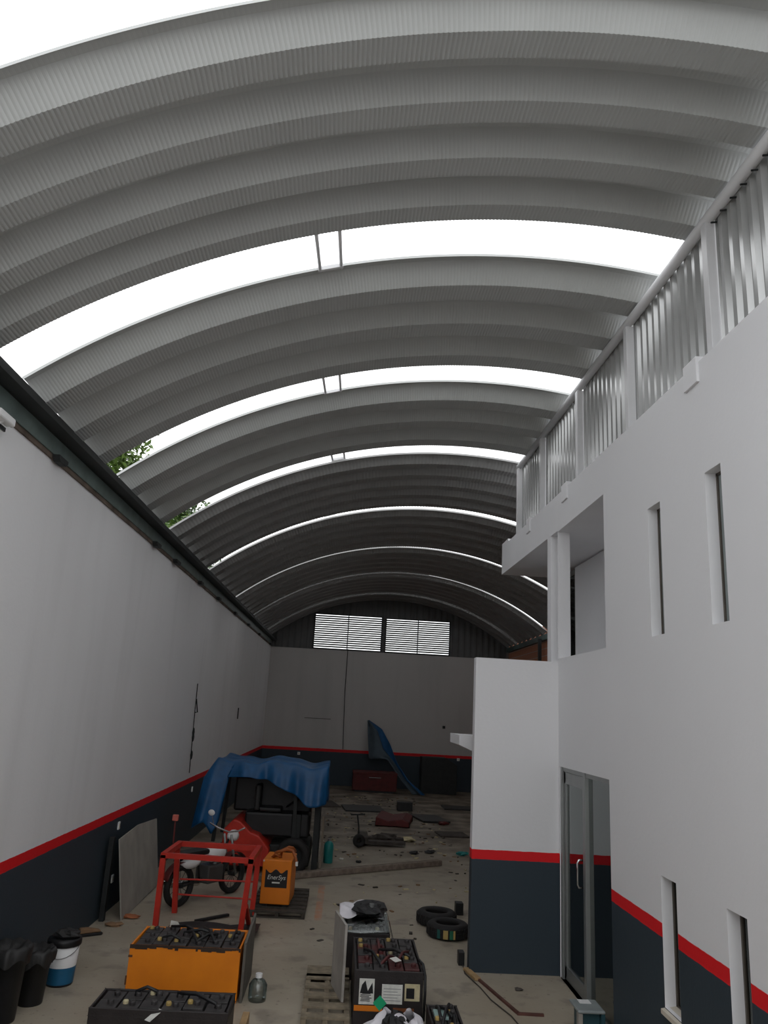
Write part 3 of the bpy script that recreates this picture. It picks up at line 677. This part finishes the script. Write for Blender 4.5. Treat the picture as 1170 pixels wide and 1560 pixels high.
MB().lathe([(.15, -.012), (.17, 0), (.15, .012)], 24, M=Matrix.Translation((.55, -.22, 1.12)) @ Matrix.Rotation(RAD(-35), 4, 'Y'), closed=True).build('steering_wheel', M_BLACK, fk, smooth=True)
for x, y in ((-.78, -.52), (-.78, .5), (.62, -.52), (.62, .5)): MB().bar((x, y, .45), (x*.92, y, 1.70), .06, .06).build('pillar', M_DARK, fk)
g_ = MB()
for y in (-.52, .5): g_.bar((-.75, y, 1.70), (.6, y, 1.70), .06, .06)
for i in range(6): g_.bar((-.7+.25*i, -.52, 1.70), (-.7+.25*i, .5, 1.70), .05, .04)
g_.build('overhead_guard', M_DARK, fk)
for x, y, r in ((-.5, -.55, .24), (-.5, .6, .24), (.62, -.58, .29), (.62, .6, .29)):
    MB().lathe([(r*.55, -.09), (r*.9, -.1), (r, -.06), (r, .06), (r*.9, .1), (r*.55, .09)], 28, M=Matrix.Translation((x, y, r)) @ Matrix.Rotation(pi/2, 4, 'X'), closed=True).build('wheel', M_RUBBER, fk, smooth=True)
MB().box((.94, -.42, .04), (1.04, -.32, 1.55)).box((.94, .32, .04), (1.04, .42, 1.55)).bar((.99, -.4, 1.5), (.99, .4, 1.5), .06, .08).bar((.99, -.4, .5), (.99, .4, .5), .06, .08).build('mast', M_DARK, fk)
ls = MB()
for i in range(5): ls.bar((1.10, -.45+.2*i, .15), (1.10, -.45+.2*i, .92), .03, .03)
ls.bar((1.10, -.5, .92), (1.10, .4, .92), .04, .04).bar((1.10, -.5, .15), (1.10, .4, .15), .04, .1); ls.build('load_backrest', mat('worn_steel', (.16, .13, .10), .5, .3), fk)

tp = thing('tarpaulin', 'blue tarpaulin draped over the parked forklift', 'tarpaulin', (-1.35, 14.9, 1.76))
def interp(tab, x):
    for (a, va), (b, vb) in zip(tab, tab[1:]):
        if x <= b: return va + (vb-va)*max(0, (x-a))/(b-a)
    return tab[-1][1]
DROP = [(-1.25, .55), (-1.05, .80), (-.85, 1.02), (-.66, 1.22), (-.55, .95), (-.50, .26), (-.2, .24), (.1, .30), (.45, .46), (.8, .60), (1.12, .66), (1.3, .5)]
def tarpf(u, v):
    x = -1.02 + 2.16*u                              # along the forklift
    side = max(0, (-.80 - x))                       # left overhang falls
    zt = .05 + .03*sin(6*x) + .015*sin(13*x) - 1.4*side + .04*max(0, .2-abs(x+.4)) - .03*max(0, x)
    if v < .55:                                     # front valance, from the hem up
        t = v/.55; dr = interp(DROP, x)
        fold = .05*sin(11*x+1)*(1-t) + .03*sin(23*x)*(1-t)
        return (x - .12*(1-t)*(1 if x < -.45 else .0), -.72 - .10*(1-t) + fold, zt - dr*(1-t) - .02*sin(9*x)*(1-t))
    t = (v-.55)/.45
    return (x, -.72 + 1.42*t, zt + .035*sin(5*t*pi)*sin(4*x) - .04*sin(pi*t))
MB().grid(tarpf, 70, 34).build('cover', M_BLUE, tp, smooth=True, solid=.006)
def flap(u, v):
    y = -.72 + 1.42*u; dr = .55 + .10*sin(3*u)
    return (1.14 + .03*sin(12*u)*v, y, .03 - dr*v)
MB().grid(flap, 24, 10).build('side_flap', M_BLUE, tp, smooth=True, solid=.006)

gb = thing('gas_bottle', 'teal gas bottle standing on the floor right of the covered forklift', 'bottle', (-.13, 15.45, 0))
MB().lathe([(0, 0), (.085, 0), (.09, .02), (.09, .30), (.075, .35), (.035, .38), (0, .385)], 24).build('body', M_TEAL, gb, smooth=True)
MB().lathe([(.03, .38), (.03, .42), (0, .42)], 12).build('valve', M_ALU, gb)

# ------------------------------------------------------------------ tyres
def tyre(label, loc, rot, lab):
    t = thing('tire', label, 'tire', loc, 0, 'tires on the floor'); t.rotation_euler = rot
    R_, h = .27, .17
    prof = [(.15, .015), (.17, 0), (.235, .0), (.262, .02), (R_, .045), (R_, h-.045), (.262, h-.02), (.235, h), (.17, h), (.15, h-.015), (.165, h-.05), (.20, h*.5), (.165, .05)]
    MB().lathe(prof, 48, closed=True).build('carcass', M_RUBBER, t, smooth=True)
    tr = MB()
    for k in range(36):
        a = 2*pi*k/36
        for z0, z1, da in ((.035, .09, 0), (.10, h-.035, .08)):
            tr.box((R_-.006, -.018, z0), (R_+.009, .018, z1), R=Matrix.Rotation(a+da, 3, 'Z'), c=(0, 0, 0))
    tr.build('tread', M_RUBBER, t)
    if lab:
        for a, m, w in ((RAD(-103), M_CAP, .03), (RAD(-88), mat("dim_green", (.01,.12,.06)), .022), (RAD(-122), mat("dim_teal", (.01,.08,.07)), .02), (RAD(-80), M_CAP, .012)):
            MB().box((R_+.008, -w, .03), (R_+.012, w, h-.04), R=Matrix.Rotation(a, 3, 'Z'), c=(0, 0, 0)).build('tread_label', m, t)
    return t
tyre('black tire lying flat, farther of two near the screen wall', (1.45, 11.55, .0), (0, 0, .3), False)
tyre('black tire with yellow and green tread label lying flat before the other', (1.53, 10.97, .0), (0, 0, 0), True)

# ------------------------------------------------------------------ left corner: bins, bucket, board
tag(MB().prism([(0, 0), (2.0, .02), (2.05, .97), (.95, 1.03), (.35, 1.0), (.0, .98)], 'x', -.009, .009).build('leaning_board', M_PLY, loc=(-2.70, 11.0, .0)), 'grey weathered board leaning upright against the slate left wall', 'board')
bo = bpy.data.objects['leaning_board']; bo.rotation_euler = (0, RAD(-9), 0)
tag(MB().box((-.03, -.04, 0), (.03, .04, 1.0)).build('timber_post', M_DARK, loc=(-2.93, 10.95, 0)), 'narrow black post standing beside the leaning board', 'post')
bu = thing('paint_bucket', 'white and blue plastic bucket with a dark lid near the left wall', 'bucket', (-2.66, 8.68, 0))
MB().lathe([(0, 0), (.125, 0), (.13, .01), (.137, .12)], 28).build('base', M_BLACK, bu, smooth=True)
MB().lathe([(.131, .02), (.14, .17)], 28).build('lower_band', M_BLUEP, bu, smooth=True)
MB().lathe([(.14, .17), (.152, .36), (.145, .36)], 28).build('wall', M_WHITEP, bu, smooth=True)
MB().lathe([(.16, .355), (.165, .365), (.165, .40), (.158, .42), (0, .425)], 28).build('lid', M_BLACK, bu, smooth=True)
MB().tube([(.155*cos(a), .155*sin(a)-.0, .36-.10*sin(a-pi)) for a in [pi + pi*i/12 for i in range(13)]], .004, 6).build('handle', M_ALU, bu)
MB().blob((.02, .0, .45), (.13, .12, .045), n=12, jit=.2, seed=3).build('rag', M_SHEET, bu)
def bin_(label, loc, r, h, seed):
    t = thing('trash_bin', label, 'bin', loc, 0, 'black bins in the left corner')
    MB().lathe([(0, 0), (r*.78, 0), (r*.8, .01), (r, h), (r+.015, h), (r+.015, h-.03), (r+.002, h-.03)], 28).build('body', M_BLACK, t, smooth=True)
    def lin(u, v):
        a = 2*pi*u; q = 1 + .05*sin(7*a+seed)+.03*sin(13*a)
        rr = [r+.022, r+.03, r+.01, r*.7, .02][int(round(v*4))]*q; zz = [h-.10+.03*sin(5*a+seed), h, h+.03+.01*sin(9*a), h-.02, h-.05][int(round(v*4))]
        return (rr*cos(a), rr*sin(a), zz)
    MB().grid(lin, 48, 4).build('liner', M_SHEET, t, smooth=True)
    return t
bin_('black bin with a bag liner just left of the white and blue bucket', (-2.74, 8.15, 0), .14, .44, 1)
bin_('tall black bin at the lower left corner of the picture', (-2.83, 7.72, 0), .155, .58, 5)
tag(MB().grid(lambda u, v: (-2.86+.26*u, 7.28+.22*v, .02+.04*abs(sin(8*u+3))*abs(cos(7*v))), 14, 14).build('plastic_bag', M_BAG, smooth=True, solid=.004), 'flat white plastic bag on the floor before the black bins', 'plastic bag')
for (x, y, lab, rz) in ((-2.88, 10.30, 'old brown shoe lying beside the slate wall near the bucket', .6),):
    t = thing('old_shoe', lab, 'shoe', (x, y, 0), rz)
    MB().prism([(-.14, 0), (.14, 0), (.15, .02), (.14, .035), (-.14, .035)], 'y', -.045, .045).build('sole', M_BLACK, t, bevel=.008)
    MB().prism([(-.13, .035), (.13, .035), (.12, .06), (.05, .075), (-.02, .09), (-.12, .095)], 'y', -.04, .04).build('upper', M_CARD, t, bevel=.015)
rr = random.Random(2)
for k, (x, y, m, lab) in enumerate(((-2.70, 10.75, M_CARD, 'crumpled brown scrap against the left wall nearest the shoe'), (-2.62, 11.15, mat('orange_scrap', (.35, .12, .05), .8), 'orange scrap at the foot of the leaning board'))):
    tag(MB().blob((0, 0, .02), (.11, .07, .025), n=10, jit=.3, seed=k+2).build('floor_scrap', m, loc=(x, y, 0)), lab, 'scrap')
jg = thing('plastic_jug', 'clear round plastic jug on the floor right of the yellow battery', 'jug', (-.67, 8.46, 0))
MB().lathe([(0, 0), (.085, 0), (.09, .02), (.09, .14), (.06, .18), (.03, .19), (.03, .22)], 22).build('body', M_PLASTIC_CLEAR, jg, smooth=True)
MB().lathe([(.034, .2), (.034, .235), (0, .235)], 14).build('cap', M_WHITEP, jg)
tag(MB().box((-.74, 7.35, 0), (-.68, 7.9, .09)).build('timber_offcut', M_TAN, bevel=.004), 'tan timber offcut beside the dark brown battery', 'timber')

# ------------------------------------------------------------------ by the glass door
an = thing('angle_iron', 'rusty bent iron strip on the floor before the screen wall', 'iron strip', (0, 0, 0))
MB().bar((1.64, 9.36, .012), (1.885, 8.36, .012), .03, .022).build('long_arm', M_BROWN, an)
MB().bar((1.87, 8.36, .012), (2.13, 8.35, .012), .03, .022).build('short_arm', M_BROWN, an)
tag(MB().bar((1.56, 9.62, .02), (1.64, 9.28, .02), .07, .03).build('timber_offcut', M_TAN, bevel=.004), 'tan timber piece on the floor at the corner of the screen wall', 'timber')
tag(MB().tube([(1.56, 9.9, .01), (1.53, 9.5, .01), (1.63, 9.05, .01), (1.68, 8.7, .01), (1.80, 8.3, .01), (1.85, 7.9, .01)], .006, 6).build('floor_wire', M_DIRT), 'thin wire curling over the floor beside the iron strip', 'wire')
tag(MB().box((1.50, 9.78, 0), (1.57, 9.9, .14)).build('black_box', M_BLACK, bevel=.006), 'small black box on the floor at the screen wall corner', 'box')
tag(MB().box((1.79, 12.05, .0), (1.9, 12.2, .16)).build('black_box', M_BLACK, bevel=.006), 'small black box standing behind the tires', 'box')
tag(MB().blob((2.04, 9.05, .012), (.05, .035, .014), n=10, jit=.3, seed=9).build('floor_scrap', M_DIRT), 'small dark scrap on the floor below the screen wall', 'scrap')
st = thing('plastic_stool', 'small plastic stool with pale lid and teal body beside the glass door', 'stool', (2.465, 8.02, 0))
MB().box((-.13, -.13, .185), (.13, .18, .215)).build('top', mat('dusty_lid', (.24, .27, .27), .35), st, bevel=.015)
MB().box((-.10, -.06, .0), (.10, .12, .185)).build('body', mat('dull_teal', (.02, .065, .08), .4), st, bevel=.012)
MB().box((-.125, -.12, 0), (-.085, -.06, .185)).build('leg', M_PLY, st); MB().box((.09, -.12, 0), (.125, -.06, .185)).build('leg', mat('dull_teal', (0,0,0)), st)
MB().box((-.06, .05, .2155), (.05, .15, .219)).build('sticker', M_WHITEP, st)

# ------------------------------------------------------------------ far floor clutter
tag(MB().bar((-1.2, 13.62, .05), (2.0, 15.75, .05), .16, .09).build('timber_beam', M_TIMBER, bevel=.008), 'long weathered timber beam lying across the middle of the floor', 'timber')
pj = thing('pallet_jack', 'small dark hand truck with wheel and long flat arm on the far floor', 'hand truck', (.48, 17.25, 0))
MB().lathe([(.05, -.05), (.11, -.055), (.13, -.03), (.13, .03), (.11, .055), (.05, .05)], 24, M=Matrix.Translation((0, 0, .13)) @ Matrix.Rotation(pi/2, 4, 'X') @ Matrix.Rotation(RAD(20), 4, 'Y'), closed=True).build('wheel', M_RUBBER, pj, smooth=True)
MB().tube([(0, .05, .13), (-.02, .08, .4), (-.06, .1, .62)], .016, 8).tube([(-.2, .1, .62), (.1, .1, .64)], .016, 8).build('handle', M_DARK, pj)
MB().box((.05, .2, .04), (1.0, .42, .10)).box((.05, .7, .04), (1.0, .92, .10)).box((-.02, .15, .05), (.2, .95, .18)).build('fork', M_DIRT, pj, bevel=.008)
def flat(name, label, cat, m, x, y, w, d_, h, rz=0., seed=0):
    o = MB().box((-w/2, -d_/2, 0), (w/2, d_/2, h)).build(name, m, loc=(x, y, 0), bevel=min(.01, h/3)); o.rotation_euler[2] = rz
    return tag(o, label, cat)
rt = thing('floor_jack', 'dark red flat trolley jack lying on the far floor', 'jack', (1.5, 21.2, 0), -.15)
MB().prism([(-.42, .02), (.42, .02), (.42, .14), (.25, .2), (-.1, .14), (-.42, .22)], 'y', -.9, .5).build('body', M_REDD, rt, bevel=.02)
for x in (-.4, .4):
    for y in (-.8, .4): MB().lathe([(0, -.03), (.07, -.03), (.07, .03), (0, .03)], 14, M=Matrix.Translation((x, y, .07)) @ Matrix.Rotation(pi/2, 4, 'Y')).build('wheel', M_RUBBER, rt)
flat('rubber_mat', 'black mat on the far floor behind the red trolley jack', 'mat', M_SHEET, .72, 23.6, 1.15, 1.3, .04, .1)
flat('tool_box', 'small black tool box on the far floor before the back wall', 'box', M_BLACK, 1.94, 23.8, .44, .35, .24)
flat('rubber_mat', 'black mat at the right side of the red trolley jack', 'mat', M_SHEET, 2.5, 22.1, .75, 1.3, .05, .2)
flat('rubber_mat', 'dark mat lying near the far right end of the floor', 'mat', M_SHEET, 3.75, 24.9, 1.1, .9, .04)
flat('scrap_board', 'dirty brown board on the floor left of the far mats', 'board', M_DIRT, -.6, 24.3, 1.1, 1.4, .03, .2)
flat('scrap_board', 'dark oily board at the edge of the screen wall', 'board', M_DIRT, 2.75, 19.5, .7, .7, .04, .1)
for k, (x, y, m, s_, lab) in enumerate(((1.05, 18.0, M_DIRT, .28, 'dark oily rag left of the pale pipe on the far floor'), (1.6, 18.3, M_LABC, .16, 'pale rag on the floor beyond the timber beam'), (1.95, 16.95, M_BLACK, .10, 'black lump right of the smaller one behind the timber beam'), (1.6, 16.75, M_BLACK, .10, 'small black lump just behind the timber beam'),
                                (.12, 15.8, M_LABW, .05, 'small white lump between gas bottle and hand truck'), (.45, 15.6, M_DARK, .06, 'small dark lump behind the left half of the timber beam'), (2.62, 16.9, M_TEAL, .12, 'teal rag on the floor at the screen wall edge'), (2.75, 21.2, M_REDD, .13, 'dark red lump right of the black mat'))):
    tag(MB().blob((0, 0, s_*.3), (s_, s_*.7, s_*.35), n=10, jit=.35, seed=20+k).build('floor_scrap', m, loc=(x, y, 0)), lab, 'scrap')
sr = random.Random(77); m = MB()
for k in range(420):
    x, y = sr.uniform(-.3, 2.6), sr.uniform(10.5, 27)
    if y < 13.5 and sr.random() < .6: continue
    if any(x0 < x < x1 and y0 < y < y1 for x0, x1, y0, y1 in ((-.3, 2.1, 13.9, 16.1), (.0, 1.5, 22.8, 24.4), (1.6, 2.3, 23.5, 24.1), (2.0, 3.1, 21.3, 22.9), (.95, 2.1, 20.1, 21.9), (.3, 1.7, 17, 18.5), (1.1, 1.9, 10.6, 12.3), (-1.3, .1, 23.5, 25.1), (-.35, .1, 15.2, 15.7))): continue
    s_ = sr.uniform(.012, .05); a = sr.uniform(0, pi)
    m.box((x-s_, y-s_*.5, 0), (x+s_, y+s_*.5, sr.uniform(.004, .02)), R=Matrix.Rotation(a, 3, 'Z'), mi=sr.choice((0, 0, 1, 2)))
tag(m.build('floor_litter', [M_DIRT, M_CARD, M_LABC]), 'loose chips and dirt scattered over the concrete floor', 'litter', kind='stuff')

# back corner machines
rc = thing('tool_chest', 'dark red metal chest standing before the back wall', 'chest', (1.22, 28.3, 0))
MB().box((-.78, 0, .06), (.78, .8, .64)).build('body', M_REDD, rc, bevel=.02)
MB().box((-.79, -.01, .60), (.79, .81, .68)).build('lid', M_REDD, rc, bevel=.015)
MB().box((-.7, .05, 0), (.7, .75, .06)).build('plinth', M_BLACK, rc)
MB().tube([(-.2, -.01, .5), (-.2, -.05, .5), (.2, -.05, .5), (.2, -.01, .5)], .012, 8).build('handle', M_ALU, rc)
cv = thing('tarpaulin', 'torn grey-blue tarpaulin hanging from the back wall down to the floor', 'tarpaulin', (0, 0, 0))
LFT = [(0., .90, 2.40), (.2, .93, 1.9), (.45, 1.0, 1.05), (.6, 1.62, 1.12), (.8, 2.15, .45), (1., 2.55, .02)]
RGT = [(0., .96, 2.42), (.2, 1.45, 2.12), (.45, 1.75, 1.62), (.6, 2.0, 1.02), (.8, 2.42, .45), (1., 3.0, .02)]
def i3(tab, t):
    for a, b in zip(tab, tab[1:]):
        if t <= b[0]: q = (t-a[0])/(b[0]-a[0]); return a[1]+(b[1]-a[1])*q, a[2]+(b[2]-a[2])*q
    return tab[-1][1:]
def cvf(off):
    def f(u, v):
        l, r = i3(LFT, u), i3(RGT, u); v = off[0] + (off[1]-off[0])*v
        return (l[0]+(r[0]-l[0])*v, 30.05 - 1.9*u + .08*sin(7*v+6*u), l[1]+(r[1]-l[1])*v)
    return f
MB().grid(cvf((0, .68)), 34, 12).build('sheet', M_TEALT, cv, smooth=True, solid=.006)
MB().grid(cvf((.68, 1)), 34, 8).build('blue_edge', M_BLUE, cv, smooth=True, solid=.006)
tag(MB().prism([(0, 0), (1.3, 0), (1.3, 1.0), (.9, 1.25), (0, 1.25)], 'y', 0, .6).build('machine_crate', M_DARK, loc=(2.9, 28.9, 0), bevel=.02), 'black machine crate in the dark far corner before the back wall', 'crate')

# ------------------------------------------------------------------ trees outside the left wall
def tree(label, x, y, h, crown, n, seed, m, leaf):
    r = random.Random(seed)
    t = thing('tree', label, 'tree', (x, y, -.14), 0, 'trees beyond the left wall')
    MB().tube([(0, 0, 0), (.1, .1, h*.4), (0, .2, h*.75), (.1, 0, h)], [.22, .18, .12, .05], 10).tube([(.05, .1, h*.5), (.8, -.7, h*.8), (1.2, -1.2, h*.95)], [.1, .07, .03], 8).tube([(.05, .1, h*.55), (-.7, .9, h*.85)], [.09, .03], 8).build('trunk', M_BARK, t, smooth=True)
    lm = MB(); cl = []
    for k in range(26):
        a, b, q = r.uniform(0, 2*pi), r.uniform(-1, 1), r.random()**.4
        cl.append(((crown[0]*q*sqrt(1-b*b)*cos(a), crown[1]*q*sqrt(1-b*b)*sin(a), h + crown[2]*q*b), r.uniform(.45, .8)))
    for k in range(n):
        c_, s_ = r.choice(cl)
        p = Vector(c_) + Vector((r.gauss(0, s_*.6), r.gauss(0, s_*.6), r.gauss(0, s_*.55)))
        R_ = Euler((r.uniform(-1, 1), r.uniform(-1, 1), r.uniform(0, 6.3))).to_matrix(); l = leaf*r.uniform(.6, 1.3)
        lm.add([p + R_ @ Vector(v) for v in ((-l, 0, 0), (-.2*l, -.4*l, .05*l), (l, 0, 0), (-.2*l, .4*l, .05*l))], [(0,1,2,3)])
    lm.build('foliage', m, t, fix=False)
tree('leafy green tree seen through the second roof gap beyond the left wall', -7.2, 21.0, 8.0, (1.8, 2.6, 1.9), 9000, 4, M_LEAF, .11)
tree('darker green tree seen through the third roof gap beyond the left wall', -7.4, 29.5, 8.7, (2.0, 3.6, 2.3), 9000, 5, M_LEAF2, .12)

# ------------------------------------------------------------------ camera
cam = bpy.data.cameras.new('camera'); co = bpy.data.objects.new('camera', cam); COL.objects.link(co)
F, CX, CY = 1163.81, 585., 780.
vy = (525. - CX, 1079. - CY); vz = (834. - CX, -3700. - CY)
Yc = Vector((vy[0], -vy[1], -F)).normalized(); Zc = Vector((vz[0], -vz[1], -F)); Zc = (Zc - Yc*Zc.dot(Yc)).normalized(); Xc = Yc.cross(Zc)
Rm = Matrix((Xc, Yc, Zc))                          # world axes expressed in the camera frame
co.matrix_world = Matrix.Translation((0, 0, 2.8)) @ Rm.to_4x4()
cam.sensor_fit = 'VERTICAL'; cam.sensor_height = 36.; cam.sensor_width = 27.; cam.lens = F/1560.*36.; cam.clip_end = 300
sc.camera = co

# ------------------------------------------------------------------ light: bright overcast sky only
wd = bpy.data.worlds.new('overcast'); sc.world = wd; wd.use_nodes = True
nt = wd.node_tree; nt.nodes.clear()
bg = nt.nodes.new('ShaderNodeBackground'); wo = nt.nodes.new('ShaderNodeOutputWorld'); nt.links.new(bg.outputs[0], wo.inputs[0])
bg.inputs[0].default_value = (.985, 1.0, 1.02, 1); bg.inputs[1].default_value = 1.0
sc.view_settings.view_transform = 'Standard'; sc.view_settings.look = 'None'; sc.view_settings.gamma = 1; sc.view_settings.use_curve_mapping = False
sc.view_settings.exposure = 0.95
cy = sc.cycles
cy.max_bounces = 10; cy.diffuse_bounces = 6; cy.glossy_bounces = 4; cy.transparent_max_bounces = 8
